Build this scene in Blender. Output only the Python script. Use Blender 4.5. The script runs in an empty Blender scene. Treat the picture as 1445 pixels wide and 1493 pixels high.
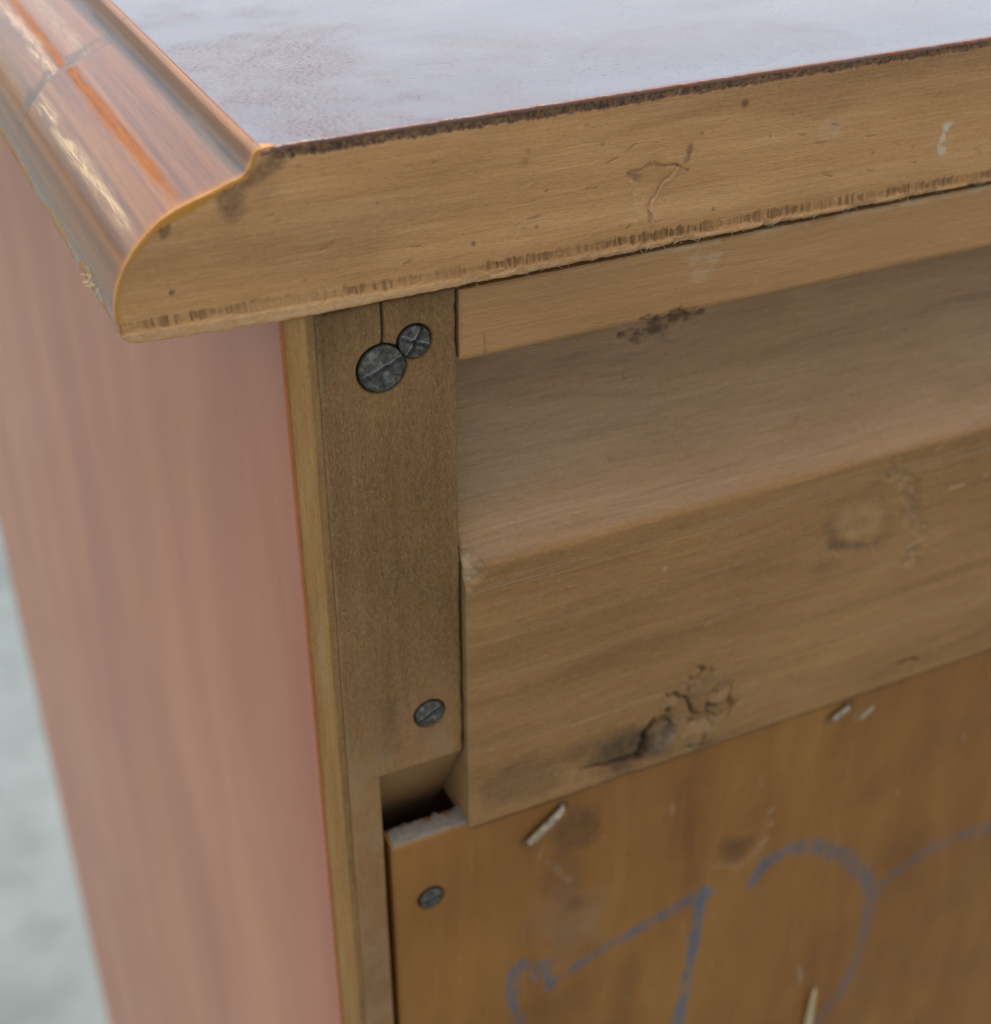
import bpy, math
import numpy as np
from mathutils import Vector

S = 0.001                                  # everything below is measured in millimetres
sc = bpy.context.scene
col = sc.collection
R = math.radians

# ------------------------------------------------------------------ camera
cam_d = bpy.data.cameras.new('camera')
cam = bpy.data.objects.new('camera', cam_d); col.objects.link(cam)
cam.location = (-45.42*S, -159.48*S, 56.91*S)
cam.rotation_euler = (math.pi/2 - 0.5766, 0, -0.4460)
cam_d.sensor_fit = 'HORIZONTAL'; cam_d.sensor_width = 36.0
cam_d.lens = 36.0*2147.0/1445.0
cam_d.clip_start = 0.005; cam_d.clip_end = 200
cam_d.dof.use_dof = True
cam_d.dof.focus_distance = 0.196
cam_d.dof.aperture_fstop = 21.0
sc.camera = cam

# ------------------------------------------------------------------ sky and light (bright overcast, soft light from high up)
SUN_AZ = R(20)                             # from +Y towards +X
SUN_EL = R(78)
w = bpy.data.worlds.new('World'); sc.world = w; w.use_nodes = True
wn = w.node_tree.nodes; wl = w.node_tree.links
for n in list(wn): wn.remove(n)
sky = wn.new('ShaderNodeTexSky'); sky.sky_type = 'NISHITA'; sky.sun_disc = False
sky.sun_elevation = SUN_EL; sky.sun_rotation = SUN_AZ
sky.air_density = 1.0; sky.dust_density = 3.5; sky.ozone_density = 1.0
hs = wn.new('ShaderNodeHueSaturation'); hs.inputs['Saturation'].default_value = 0.6
bg = wn.new('ShaderNodeBackground'); bg.inputs['Strength'].default_value = 0.15
wo = wn.new('ShaderNodeOutputWorld')
wl.new(sky.outputs[0], hs.inputs['Color']); wl.new(hs.outputs[0], bg.inputs[0]); wl.new(bg.outputs[0], wo.inputs[0])
sun_d = bpy.data.lights.new('sun', 'SUN'); sun_d.energy = 1.5; sun_d.angle = R(48); sun_d.color = (1, 0.95, 0.88)
sun = bpy.data.objects.new('sun', sun_d); col.objects.link(sun)
to_sun = Vector((math.sin(SUN_AZ)*math.cos(SUN_EL), math.cos(SUN_AZ)*math.cos(SUN_EL), math.sin(SUN_EL)))
sun.rotation_euler = to_sun.to_track_quat('Z', 'Y').to_euler()
vs = sc.view_settings
vs.view_transform = 'Standard'; vs.look = 'None'; vs.gamma = 1; vs.use_curve_mapping = False
vs.exposure = 1.06
sc.cycles.max_bounces = 6; sc.cycles.diffuse_bounces = 3

# ------------------------------------------------------------------ numpy noise and painting helpers
rng = np.random.default_rng(7)
_T = rng.random((256, 256))
def vnoise(x, y):
    x = np.asarray(x, float); y = np.asarray(y, float)
    xi = np.floor(x).astype(int); yi = np.floor(y).astype(int)
    fx = x-xi; fy = y-yi
    fx = fx*fx*(3-2*fx); fy = fy*fy*(3-2*fy)
    a = _T[xi & 255, yi & 255]; b = _T[(xi+1) & 255, yi & 255]
    c = _T[xi & 255, (yi+1) & 255]; d = _T[(xi+1) & 255, (yi+1) & 255]
    return (a*(1-fx)+b*fx)*(1-fy)+(c*(1-fx)+d*fx)*fy
def fbm(x, y, o=4):
    s = 0; a = .5; t = 0
    for k in range(o):
        s = s+a*vnoise(x*2**k+17.3*k, y*2**k+9.1*k); t += a; a *= .5
    return s/t
def sm(a, b, v):
    t = np.clip((v-a)/(b-a), 0, 1); return t*t*(3-2*t)
def dist(X, Z, pts):
    d = np.full(np.shape(X), 1e9)
    for (x0, z0), (x1, z1) in zip(pts[:-1], pts[1:]):
        vx, vz = x1-x0, z1-z0; L = vx*vx+vz*vz+1e-12
        t = np.clip(((X-x0)*vx+(Z-z0)*vz)/L, 0, 1)
        d = np.minimum(d, np.hypot(X-x0-t*vx, Z-z0-t*vz))
    return d
def stroke(X, Z, pts, wd, soft=.3):
    return 1-sm(wd*(1-soft), wd*(1+soft), dist(X, Z, pts))
def blob(X, Z, x, z, rx, rz, rag=.35, fr=.5):
    q = np.hypot((X-x)/rx, (Z-z)/rz) + rag*(fbm(X*fr, Z*fr)-.5)*2
    return 1-sm(.35, 1.1, q)
def spline(pts, n):
    P = np.array(pts, float); P = np.vstack([2*P[0]-P[1], P, 2*P[-1]-P[-2]])
    out = []
    for i in range(1, len(P)-2):
        for t in np.linspace(0, 1, n, endpoint=False):
            a, b, c, d = P[i-1:i+3]
            out.append(.5*(2*b+(c-a)*t+(2*a-5*b+4*c-d)*t*t+(3*b-a-3*c+d)*t**3))
    out.append(P[-2]); return np.array(out)
def axis(*seg):
    """axis((a, b, step), (b, c, step2) ...) -> increasing or decreasing coordinates"""
    o = []
    for a, b, st in seg:
        n = max(1, int(round(abs(b-a)/st))); o += list(np.linspace(a, b, n, endpoint=False))
    o.append(seg[-1][1]); return np.array(o)

# ------------------------------------------------------------------ mesh helpers
def link(name, verts, faces, mat, parent=None, attrs=None, smooth=True):
    me = bpy.data.meshes.new(name)
    me.from_pydata(np.asarray(verts)*S if not isinstance(verts, list) else [tuple(c*S for c in v) for v in verts], [], faces)
    me.materials.append(mat)
    if smooth: me.polygons.foreach_set('use_smooth', np.ones(len(me.polygons), bool))
    for k, v in (attrs or {}).items():
        a = me.attributes.new(k, 'FLOAT', 'POINT'); full = np.zeros(len(me.vertices), np.float32)
        full[:len(v)] = v; a.data.foreach_set('value', full)
    me.update()
    o = bpy.data.objects.new(name, me); col.objects.link(o)
    if parent: o.parent = parent
    return o
def fast(name, V, Q, mat, parent=None, attrs=None, flat_from=None):
    """numpy verts (n,3) in mm and quads (m,4)"""
    me = bpy.data.meshes.new(name)
    n, m = len(V), len(Q)
    me.vertices.add(n); me.vertices.foreach_set('co', (V*S).astype(np.float32).ravel())
    me.loops.add(m*4); me.loops.foreach_set('vertex_index', Q.astype(np.int32).ravel())
    me.polygons.add(m); me.polygons.foreach_set('loop_start', np.arange(0, 4*m, 4, dtype=np.int32))
    fl = np.ones(m, bool)
    if flat_from is not None: fl[flat_from:] = False
    me.polygons.foreach_set('use_smooth', fl)
    me.update(calc_edges=True)
    me.materials.append(mat)
    for k, v in (attrs or {}).items():
        a = me.attributes.new(k, 'FLOAT', 'POINT'); full = np.zeros(n, np.float32)
        v = np.asarray(v, np.float32).ravel(); full[:len(v)] = v; a.data.foreach_set('value', full)
    me.validate()
    o = bpy.data.objects.new(name, me); col.objects.link(o)
    if parent: o.parent = parent
    return o
def gridq(nx, nz, off=0):
    i, j = np.meshgrid(np.arange(nx-1), np.arange(nz-1), indexing='ij')
    a = (i*nz+j+off).ravel()
    return np.stack([a, a+nz, a+nz+1, a+1], 1)
def board(name, X, Z, Y, yback, mat, parent, attrs=None):
    """solid whose -Y face is the height field Y over the grid X, Z (x rising, z rising)"""
    nx, nz = X.shape
    front = np.stack([X.ravel(), Y.ravel(), Z.ravel()], 1)
    idx = np.arange(nx*nz).reshape(nx, nz)
    ring = np.concatenate([idx[:, 0], idx[-1, 1:], idx[-2::-1, -1], idx[0, -2:0:-1]])
    r0 = front[ring]; r1 = r0.copy(); r1[:, 1] = yback
    n0 = len(front); m = len(ring)
    V = np.vstack([front, r0, r1])
    k = np.arange(m); k2 = (k+1) % m
    side = np.stack([n0+k2, n0+k, n0+m+k, n0+m+k2], 1)
    b = [n0+m+0, n0+m+nx+nz-2+nx-1, n0+m+nx-1+nz-1, n0+m+nx-1]
    Q = np.vstack([gridq(nx, nz), side, np.array([b])])
    if attrs:
        attrs = {kk: np.concatenate([np.ravel(v), np.ravel(v)[ring]*.6]) for kk, v in attrs.items()}
    return fast(name, V, Q, mat, parent, attrs, flat_from=(nx-1)*(nz-1))
def box(name, x0, x1, y0, y1, z0, z1, mat, parent=None, bev=0.0):
    c = [(x, y, z) for x in (x0, x1) for y in (y0, y1) for z in (z0, z1)]
    f = [(0, 1, 3, 2), (4, 6, 7, 5), (0, 4, 5, 1), (2, 3, 7, 6), (0, 2, 6, 4), (1, 5, 7, 3)]
    o = link(name, c, f, mat, parent, smooth=False)
    if bev:
        b = o.modifiers.new('bevel', 'BEVEL'); b.width = bev*S; b.segments = 3
    return o
def edge_round(X, Z, x0, x1, z0, z1, r=.5, jag=.25):
    """how far an arris is rubbed back (mm) near the rectangle's border"""
    n = (fbm(X*.9, Z*.9)-.5)*jag
    d = np.minimum(np.minimum(X-x0, x1-X), np.minimum(Z-z0, z1-Z))+n
    t = np.clip((r-d)/r, 0, 1.2); return r*.75*t*t

# ------------------------------------------------------------------ material helpers
class NT:
    def __init__(s, name):
        s.m = bpy.data.materials.new(name); s.m.use_nodes = True
        s.t = s.m.node_tree; s.n = s.t.nodes; s.l = s.t.links
        s.b = s.n['Principled BSDF']
        s.co = s.n.new('ShaderNodeTexCoord').outputs['Object']
    def put(s, sock, v):
        if isinstance(v, bpy.types.NodeSocket): s.l.new(v, sock)
        elif isinstance(v, (tuple, list)) and len(v) == 3 and sock.type == 'RGBA': sock.default_value = (*v, 1)
        else: sock.default_value = v
    def noise(s, stretch, scale=1.0, det=4, rough=.55, dist=0.0, out='Fac', off=(0, 0, 0)):
        mp = s.n.new('ShaderNodeMapping'); mp.inputs['Scale'].default_value = tuple(1000*q for q in stretch)
        mp.inputs['Location'].default_value = off
        s.l.new(s.co, mp.inputs[0])
        n = s.n.new('ShaderNodeTexNoise'); n.inputs['Scale'].default_value = scale; n.inputs['Detail'].default_value = det
        n.inputs['Roughness'].default_value = rough; n.inputs['Distortion'].default_value = dist
        s.l.new(mp.outputs[0], n.inputs['Vector']); return n.outputs[out]
    def ramp(s, v, stops):
        r = s.n.new('ShaderNodeValToRGB'); e = r.color_ramp.elements
        while len(e) < len(stops): e.new(.5)
        for k, (p, c) in enumerate(stops):
            e[k].position = p; e[k].color = (c, c, c, 1) if not isinstance(c, (tuple, list)) else (*c, 1)
        s.l.new(v, r.inputs[0]); return r.outputs[0]
    def mix(s, f, a, b, mode='MIX'):
        m = s.n.new('ShaderNodeMix'); m.data_type = 'RGBA'; m.blend_type = mode
        s.put(m.inputs[0], f); s.put(m.inputs[6], a); s.put(m.inputs[7], b); return m.outputs[2]
    def math(s, op, a, b=0.0, clamp=False):
        m = s.n.new('ShaderNodeMath'); m.operation = op; m.use_clamp = clamp
        s.put(m.inputs[0], a); s.put(m.inputs[1], b); return m.outputs[0]
    def attr(s, name):
        a = s.n.new('ShaderNodeAttribute'); a.attribute_name = name; return a.outputs['Fac']
    def bump(s, h, dist_mm, strength=1.0, prev=None):
        b = s.n.new('ShaderNodeBump'); b.inputs['Distance'].default_value = dist_mm*S; b.inputs['Strength'].default_value = strength
        s.l.new(h, b.inputs['Height'])
        if prev: s.l.new(prev, b.inputs['Normal'])
        return b.outputs[0]
    def set(s, **k):
        for q, v in k.items(): s.put(s.b.inputs[q.replace('_', ' ')], v)

def ax(g, along, across):
    v = [across]*3; v['xyz'.index(g)] = along; return tuple(v)

def wood(name, dark, mid, light, g='x', rough=.62, band=.22, fine=3.2, fl=.075, fw=.36, fibre_bump=.075, darkc=(.028, .018, .013),
         lightc=(.5, .4, .27), tintc=(.05, .09, .2), coat=0.0, coat_rough=.15, speck=.5, spec=.2, seed=0.0, fuzz=0.0, fz=(1.1, 3.2), figure=.6, warmc=(.47, .237, .09)):
    t = NT(name)
    cx = t.n.new('ShaderNodeCombineXYZ'); bd = t.math('MULTIPLY', t.attr('bend'), S)
    t.l.new(bd, cx.inputs[2 if g == 'x' else 0])
    va = t.n.new('ShaderNodeVectorMath'); t.l.new(t.co, va.inputs[0]); t.l.new(cx.outputs[0], va.inputs[1]); t.co = va.outputs[0]
    bl = t.noise((.035, .035, .035), det=3, off=(seed, 3, 1))
    gr = t.noise(ax(g, .014, band), det=5, rough=.6, dist=.8, off=(1, seed, 2))
    fi = t.noise(ax(g, fl, fine), det=4, rough=.65, dist=.3, off=(2, seed, 5))
    v = t.math('ADD', t.math('MULTIPLY', gr, figure), t.math('MULTIPLY', bl, 1-figure-.15 if figure < .85 else .1))
    v = t.math('ADD', v, t.math('MULTIPLY', t.math('SUBTRACT', fi, .5), fw)); v = t.math('ADD', v, .14)
    c = t.ramp(v, [(.36, dark), (.54, mid), (.72, light)])
    # dust and pores
    pn = t.noise(ax(g, .9, 4.5), det=2, rough=.7, off=(seed+4, 1, 7))
    c = t.mix(t.math('MULTIPLY', t.ramp(pn, [(.28, 1.0), (.38, 0.0)]), speck), c, tuple(q*.45 for q in dark))
    ds = t.noise((1.7, 1.7, 1.7), det=2, rough=.75, off=(seed, 8, 3))
    c = t.mix(t.math('MULTIPLY', t.ramp(ds, [(.70, 0.0), (.78, 1.0)]), speck*.55), c, lightc)
    if fuzz:
        fz = t.noise(ax(g, *fz), det=3, rough=.8, dist=1.2, off=(seed, 2, 9))
        c = t.mix(t.math('MULTIPLY', t.ramp(fz, [(.5, 0.0), (.66, 1.0)]), fuzz*.8), c, lightc)
        c = t.mix(t.math('MULTIPLY', t.ramp(fz, [(.32, 1.0), (.47, 0.0)]), fuzz), c, tuple(q*.5 for q in dark))
    # shaped marks
    c = t.mix(t.attr('warm'), c, t.mix(t.math('MULTIPLY', fi, .8), tuple(q*.75 for q in warmc), tuple(q*1.3 for q in warmc)))
    edge = t.noise((1.2, 1.2, 1.2), det=4, rough=.7, off=(seed, 5, 5))
    brk = t.ramp(edge, [(.3, .55), (.6, 1.0)])
    c = t.mix(t.math('MULTIPLY', t.attr('grey'), brk), c, (.16, .135, .11))
    c = t.mix(t.math('MULTIPLY', t.attr('light'), brk), c, lightc)
    c = t.mix(t.math('MULTIPLY', t.attr('tint'), brk), c, t.mix(t.ramp(t.math('ADD', t.math('MULTIPLY', fi, .6), t.math('MULTIPLY', gr, .4)), [(.3, 0.0), (.68, 1.0)]), tuple(q*.68 for q in tintc), tuple(q*1.28 for q in tintc)))
    c = t.mix(t.math('MULTIPLY', t.attr('dark'), brk, True), c, darkc)
    h = t.math('ADD', t.math('MULTIPLY', fi, 1.0), t.math('MULTIPLY', t.noise((2.2, 2.2, 2.2), det=4, rough=.7), .6))
    if fuzz: h = t.math('ADD', h, t.math('MULTIPLY', fz, 2.0))
    nb = t.bump(h, fibre_bump)
    t.set(Base_Color=c, Roughness=t.ramp(bl, [(.3, rough-.08), (.7, rough+.1)]), Normal=nb, Specular_IOR_Level=spec)
    if coat: t.set(Coat_Weight=coat, Coat_Roughness=coat_rough)
    return t

M = {}
M['slab'] = wood('raw_top_wood', (.33, .158, .053), (.465, .23, .08), (.58, .315, .123), 'x', lightc=(.52, .45, .31), seed=1.0, band=.16,
                 darkc=(.05, .025, .02), tintc=(.34, .11, .025), fuzz=.14, fz=(.8, 2.4)).m
M['edge'] = wood('side_panel_edge_wood', (.27, .128, .036), (.38, .19, .055), (.47, .25, .085), 'z', fuzz=.2, seed=2.0, lightc=(.42, .32, .17)).m
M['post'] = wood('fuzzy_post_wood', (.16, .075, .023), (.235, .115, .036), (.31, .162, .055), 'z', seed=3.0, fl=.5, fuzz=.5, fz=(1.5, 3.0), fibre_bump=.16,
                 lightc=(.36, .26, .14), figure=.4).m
M['rail'] = wood('back_rail_wood', (.19, .09, .027), (.28, .138, .042), (.36, .187, .064), 'x', seed=4.0, lightc=(.46, .32, .18), tintc=(.345, .228, .138), band=.12, fuzz=.22, fz=(.9, 2.4)).m
M['panel'] = wood('plywood_panel', (.165, .06, .011), (.24, .097, .019), (.305, .137, .03), 'z', fw=.16, seed=5.0, lightc=(.42, .34, .23),
                  tintc=(.038, .1, .15), band=.09, fine=2.0, rough=.55, spec=.2, figure=.45, warmc=(.3, .13, .03)).m
M['torn'] = wood('torn_pale_fibre', (.16, .125, .085), (.22, .178, .125), (.28, .235, .17), 'x', seed=6.0, lightc=(.3, .26, .19), fibre_bump=.2).m
M['inside'] = wood('dark_inside_wood', (.05, .03, .015), (.07, .045, .022), (.1, .06, .03), 'z', seed=7.0).m
M['splint'] = wood('pale_splinter_wood', (.34, .25, .12), (.48, .37, .19), (.6, .48, .28), 'z', seed=8.0, band=1.2).m

def varnish(name, dark, mid, light, g, bent=1.0, coat_rough=.2, seed=0.0, band=.1, scuff=.5, pores=.5, coat=1.0, bumpd=.02):
    t = NT(name)
    gr = t.noise(ax(g, .007, band), det=4, rough=.55, dist=bent, off=(seed, 1, 2))
    fi = t.noise(ax(g, .2, 3.0), det=3, off=(seed, 3, 2))
    v = t.math('ADD', t.math('MULTIPLY', gr, .8), t.math('MULTIPLY', fi, .2))
    c = t.ramp(v, [(.34, dark), (.5, mid), (.66, light)])
    po = t.noise(ax(g, .7, 4.0), det=2, rough=.75, off=(seed, 6, 2))
    area = t.ramp(t.noise((.06, .06, .06), det=2, off=(seed, 2, 8)), [(.42, 0.0), (.62, 1.0)])
    pm = t.math('MULTIPLY', t.ramp(po, [(.27, 1.0), (.36, 0.0)]), t.math('MULTIPLY', area, pores))
    c = t.mix(pm, c, (.03, .012, .012))
    return t, c, fi, pm

# top: glossy, crazed lacquer over red-brown veneer
t, c, fi, pm = varnish('lacquered_top_veneer', (.03, .019, .013), (.045, .028, .019), (.065, .04, .027), 'x', seed=1.5, band=.08, pores=.9)
c = t.mix(t.attr('rim'), c, (.2, .055, .012))
c = t.mix(t.attr('dark'), c, (.03, .013, .012))
scr = t.noise((.25, 5, 1), det=2, rough=.8, off=(3, 3, 3))
pit = t.ramp(t.noise((1.5, 3.0, 1.5), det=4, rough=.75, off=(9, 1, 4)), [(.38, .95), (.52, 0.0)])
c = t.mix(t.math('MULTIPLY', t.attr('pits'), .6), c, (.09, .04, .03)); c = t.mix(t.math('MULTIPLY', t.attr('pits'), pit), c, (.05, .018, .022))
h = t.math('ADD', t.math('MULTIPLY', pm, -2.5), t.math('ADD', t.math('MULTIPLY', fi, .35), t.math('MULTIPLY', t.noise((1.1, 1.1, 1.1), det=4, rough=.65), .9)))
h = t.math('ADD', h, t.math('MULTIPLY', t.attr('dark'), -2.0))
t.set(Base_Color=c, Roughness=.45, Coat_Weight=t.math('SUBTRACT', 1.0, t.math('MAXIMUM', t.attr('rim'), t.math('ADD', t.math('MULTIPLY', t.attr('pits'), pit), t.math('MULTIPLY', t.attr('pits'), .28))), True), Coat_Roughness=t.ramp(t.noise((.05, .05, .05), det=4), [(.35, .16), (.7, .3)]), Coat_IOR=1.95)
nb = t.bump(h, .035); t.set(Normal=nb, Coat_Normal=nb)
M['top'] = t.m

# moulding: worn lacquer; 'streak' is whole varnish with a dark reflection painted in, the pale band wear plus a painted highlight, 'grey' filler at the joint
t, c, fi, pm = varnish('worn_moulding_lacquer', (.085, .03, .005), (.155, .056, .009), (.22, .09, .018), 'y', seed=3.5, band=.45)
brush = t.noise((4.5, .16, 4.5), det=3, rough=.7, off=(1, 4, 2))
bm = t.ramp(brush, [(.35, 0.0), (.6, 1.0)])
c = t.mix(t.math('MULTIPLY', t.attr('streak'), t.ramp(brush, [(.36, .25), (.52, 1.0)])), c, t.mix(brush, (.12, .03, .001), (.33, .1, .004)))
c = t.mix(t.math('MULTIPLY', t.attr('worn_sheen'), bm), c, (.5, .34, .16))
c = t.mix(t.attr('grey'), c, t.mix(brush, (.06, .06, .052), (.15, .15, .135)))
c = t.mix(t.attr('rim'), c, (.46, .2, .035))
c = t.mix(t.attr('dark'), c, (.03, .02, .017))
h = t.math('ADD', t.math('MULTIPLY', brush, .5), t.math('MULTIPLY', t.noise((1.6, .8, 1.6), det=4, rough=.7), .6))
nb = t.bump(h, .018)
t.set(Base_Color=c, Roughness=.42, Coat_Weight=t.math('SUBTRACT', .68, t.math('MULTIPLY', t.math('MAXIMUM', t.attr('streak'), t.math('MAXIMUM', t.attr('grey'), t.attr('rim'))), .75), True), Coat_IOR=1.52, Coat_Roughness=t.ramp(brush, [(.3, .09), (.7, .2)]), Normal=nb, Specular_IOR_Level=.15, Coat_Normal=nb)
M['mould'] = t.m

# side veneer: red-brown figure running up and down
t, c, fi, pm = varnish('red_side_veneer', (.38, .108, .038), (.45, .14, .048), (.53, .195, .072), 'z', .35, seed=6.5, band=.022, pores=.9)
c = t.mix(t.math('MULTIPLY', t.ramp(t.noise((.5, .5, .22), det=2, rough=.8, off=(4, 4, 4)), [(.76, 0.0), (.8, 1.0)]), .6), c, (.7, .55, .45))
c = t.mix(t.attr('dark'), c, (.37, .082, .022))
c = t.mix(t.math('MULTIPLY', t.attr('rim'), t.ramp(t.noise((.5, .5, .25), det=3), [(.35, .35), (.6, 1.0)])), c, (.34, .095, .012))
h = t.math('ADD', fi, t.math('MULTIPLY', t.noise((1.3, 1.3, .6), det=3), .6))
nb = t.bump(h, .015)
t.set(Base_Color=c, Roughness=.42, Coat_Weight=.3, Coat_Roughness=.25, Normal=nb, Coat_Normal=nb, Coat_IOR=1.45, Specular_IOR_Level=.18)
M['side'] = t.m

# dull steel for the screws
t = NT('dull_screw_steel')
n1 = t.noise((1.1, 1.1, 1.1), det=4, rough=.7)
c = t.ramp(n1, [(.34, (.03, .026, .019)), (.52, (.072, .065, .05)), (.7, (.16, .147, .115))])
c = t.mix(t.attr('light'), c, (.4, .38, .32)); c = t.mix(t.attr('dark'), c, (.02, .02, .018))
t.set(Base_Color=c, Metallic=.0, Specular_IOR_Level=.15, Roughness=t.ramp(n1, [(.3, .5), (.7, .36)]), Normal=t.bump(n1, .12))
M['steel'] = t.m
t = NT('dull_nail_steel')
n1 = t.noise((.9, .9, .9), det=4, rough=.7)
t.set(Base_Color=t.ramp(n1, [(.35, (.17, .125, .07)), (.65, (.36, .28, .17))]), Metallic=.0, Roughness=.5, Normal=t.bump(n1, .03))
M['nail'] = t.m
# pale concrete ground
t = NT('pale_concrete')
n1 = t.noise((.004, .004, .004), det=5, rough=.6); n2 = t.noise((.02, .02, .02), det=4)
v = t.math('ADD', t.math('MULTIPLY', n1, .7), t.math('MULTIPLY', n2, .3))
t.set(Base_Color=t.ramp(v, [(.36, (.095, .115, .108)), (.5, (.142, .165, .157)), (.64, (.185, .208, .2))]), Roughness=.85, Normal=t.bump(n2, 2.0))
M['ground'] = t.m

# ------------------------------------------------------------------ ground
FLOOR = -1000.0
gr = link('ground', [(-40000, -40000, FLOOR), (40000, -40000, FLOOR), (40000, 40000, FLOOR), (-40000, 40000, FLOOR)], [(0, 1, 2, 3)], M['ground'], smooth=False)
gr['kind'] = 'structure'

# ------------------------------------------------------------------ the chest
WID, DEP = 820.0, 607.0
chest = bpy.data.objects.new('wooden_chest', None); col.objects.link(chest)
chest.location = (0, 0, FLOOR*S)              # on the ground; the parts are modelled from the top corner
chest.empty_display_size = .05
chest['label'] = 'old wooden chest seen at its back corner, red varnished side and bare wood back'
chest['category'] = 'chest'

# --- top board: raw cut end, one solid
PROF = spline([(1.3, -.02), (.6, -.08), (.1, -.5), (-.35, -1.6), (-.95, -2.55), (-1.8, -3.1), (-2.9, -3.42), (-4.9, -4.1), (-7.5, -4.85), (-10, -5.75),
               (-12.1, -6.95), (-14.4, -9.0), (-16.1, -11.1), (-17.3, -13.4), (-18.0, -15.8), (-18.15, -18.0), (-17.75, -20.0), (-16.9, -20.9), (-15.6, -21.25)], 14)
xl = PROF[:, 0].min()
kmin = int(np.argmin(PROF[:, 0]))
up = PROF[:kmin+1][::-1]; lo = PROF[kmin:]
up_x = np.maximum.accumulate(up[:, 0]+np.arange(len(up))*1e-6)
lo_x = np.maximum.accumulate(lo[:, 0]+np.arange(len(lo))*1e-6)
def ztop(x): return np.interp(x, np.append(up_x, 2.0), np.append(up[:, 1], 0))-.06
def zbot(x): return np.interp(x, np.concatenate([lo_x, [-12, -5, 3, 25, 900]]), np.concatenate([lo[:, 1], [-21.5, -21.75, -22, -22, -22]]))
xs = np.concatenate([xl+np.linspace(0, 1, 40)**2*2.0, axis((xl+2.2, 122, .125), (122, WID, 12))])
nv = 116
v = np.linspace(0, 1, nv)
X = np.repeat(xs[:, None], nv, 1)
zb = zbot(xs)+.16*(fbm(xs*.8, xs*0+3, 4)-.5)*(xs > -10); zt = ztop(xs)
Z = zb[:, None]+(zt-zb)[:, None]*v[None]
def slab_marks(X, Z):
    n = fbm(X*.6, Z*.6); fine = fbm(X*3, Z*3)
    yv = .05*(fbm(X*.15, Z*1.2)-.5)
    D = np.zeros_like(X); L = np.zeros_like(X); T = np.zeros_like(X)
    on = sm(1.0, 3.0, X)
    # broken dark edge of the top veneer
    wob = .9*(fbm(X*.9, X*0)-.5)+.35*(vnoise(X*4, X*0)-.5)
    wob = wob+.5*sm(40, 95, X)*(vnoise(X*.12, X*0+9)-.9); band = sm(-1.75, -1.5, Z+wob*.6)*on
    D = np.maximum(D, band*(.75+.25*sm(.3, .6, fine))); yv = yv-.12*band*fine+.1*band
    T = np.maximum(T, .8*sm(-.5, -.25, Z+wob*.2)*on)
    D = D*(1-.75*sm(-.5, -.25, Z+wob*.2)*on)
    # saw tear-out: a row of short upright ticks above the bottom lip
    zc = np.interp(X, [-17, -5, 10, 25, 50, 115], [-19.0, -19.25, -19.75, -20.1, -20.25, -20.75])
    hgt = .38+.4*(vnoise(X*.7, X*0+5)-.4)+.35*vnoise(X*4, X*0+2)
    inb = (1-sm(hgt*.75, hgt*1.15, np.abs(Z-zc+.25*(vnoise(X*3, X*0+8)-.5))))
    tick = sm(.3, .7, .6*vnoise(X*3.6+.5*Z, X*0+1.5+Z*.15)+.4*vnoise(X*7.2, X*0+4.5+Z*.2))
    amt = np.interp(X, [-18, -8, 4, 30, 50, 118], [.55, .75, .6, .9, 1, .9])*(.55+.75*sm(.3, .65, vnoise(X*.22, X*0+3)))
    D = np.maximum(D, inb*(.25+.75*tick)*.5*np.clip(amt, 0, 1)); yv = yv+.30*inb*tick*amt
    # torn lip below
    lip = 1-sm(.0, .28, Z-zc+1.0)
    yv = yv-.12*lip+.35*lip*sm(.55, .75, vnoise(X*.55, Z*1.2))*sm(20, 40, X)
    L = np.maximum(L, .28*lip*sm(.35, .7, fine))
    # dents and scratches
    X0, Z0 = X, Z; X = X+1.1*(fbm(X0*.5, Z0*.5+7)-.5)+.5*(fbm(X0*2, Z0*2)-.5); Z = Z+1.1*(fbm(X0*.5+9, Z0*.5)-.5)+.5*(fbm(X0*2, Z0*2+5)-.5)
    g1 = stroke(X, Z, [(51, -10.7), (52.5, -10.3), (57.3, -10.6)], .24*(.4+n), .8); yv += .25*g1; D = np.maximum(D, .32*g1)
    g1 = stroke(X, Z, [(50.6, -11), (51.9, -11.6)], .5, .7); yv += .3*g1; D = np.maximum(D, .3*g1)
    g2 = stroke(X, Z, [(57.3, -11.7), (55.4, -13.7), (54.2, -15.9), (54.0, -18.6)], .24*(.4+1.2*n), .8); yv -= .22*g2; L = np.maximum(L, .16*g2)
    g3 = stroke(X, Z, [(57.0, -11.6), (54.9, -13.6), (53.7, -15.9), (53.5, -18.4)], .22*(.4+1.2*n), .8); yv += .18*g3; D = np.maximum(D, .14*g3)
    g4 = stroke(X, Z, [(51.6, -12.2), (51.3, -17.3)], .35, .9); L = np.maximum(L, .1*g4); yv += .1*g4
    yv += .25*blob(X, Z, 54, -13.5, 3.2, 4.0, .2)
    g5 = stroke(X, Z, [(57.3, -10.6), (59.2, -11.7)], .25, .6)*sm(.4, .6, fine); D = np.maximum(D, .8*g5)
    D = np.maximum(D, .6*stroke(X, Z, [(59.7, -8.3), (59.2, -10.2)], .42*(.4+1.4*n), .8))
    X, Z = X0, Z0
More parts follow.
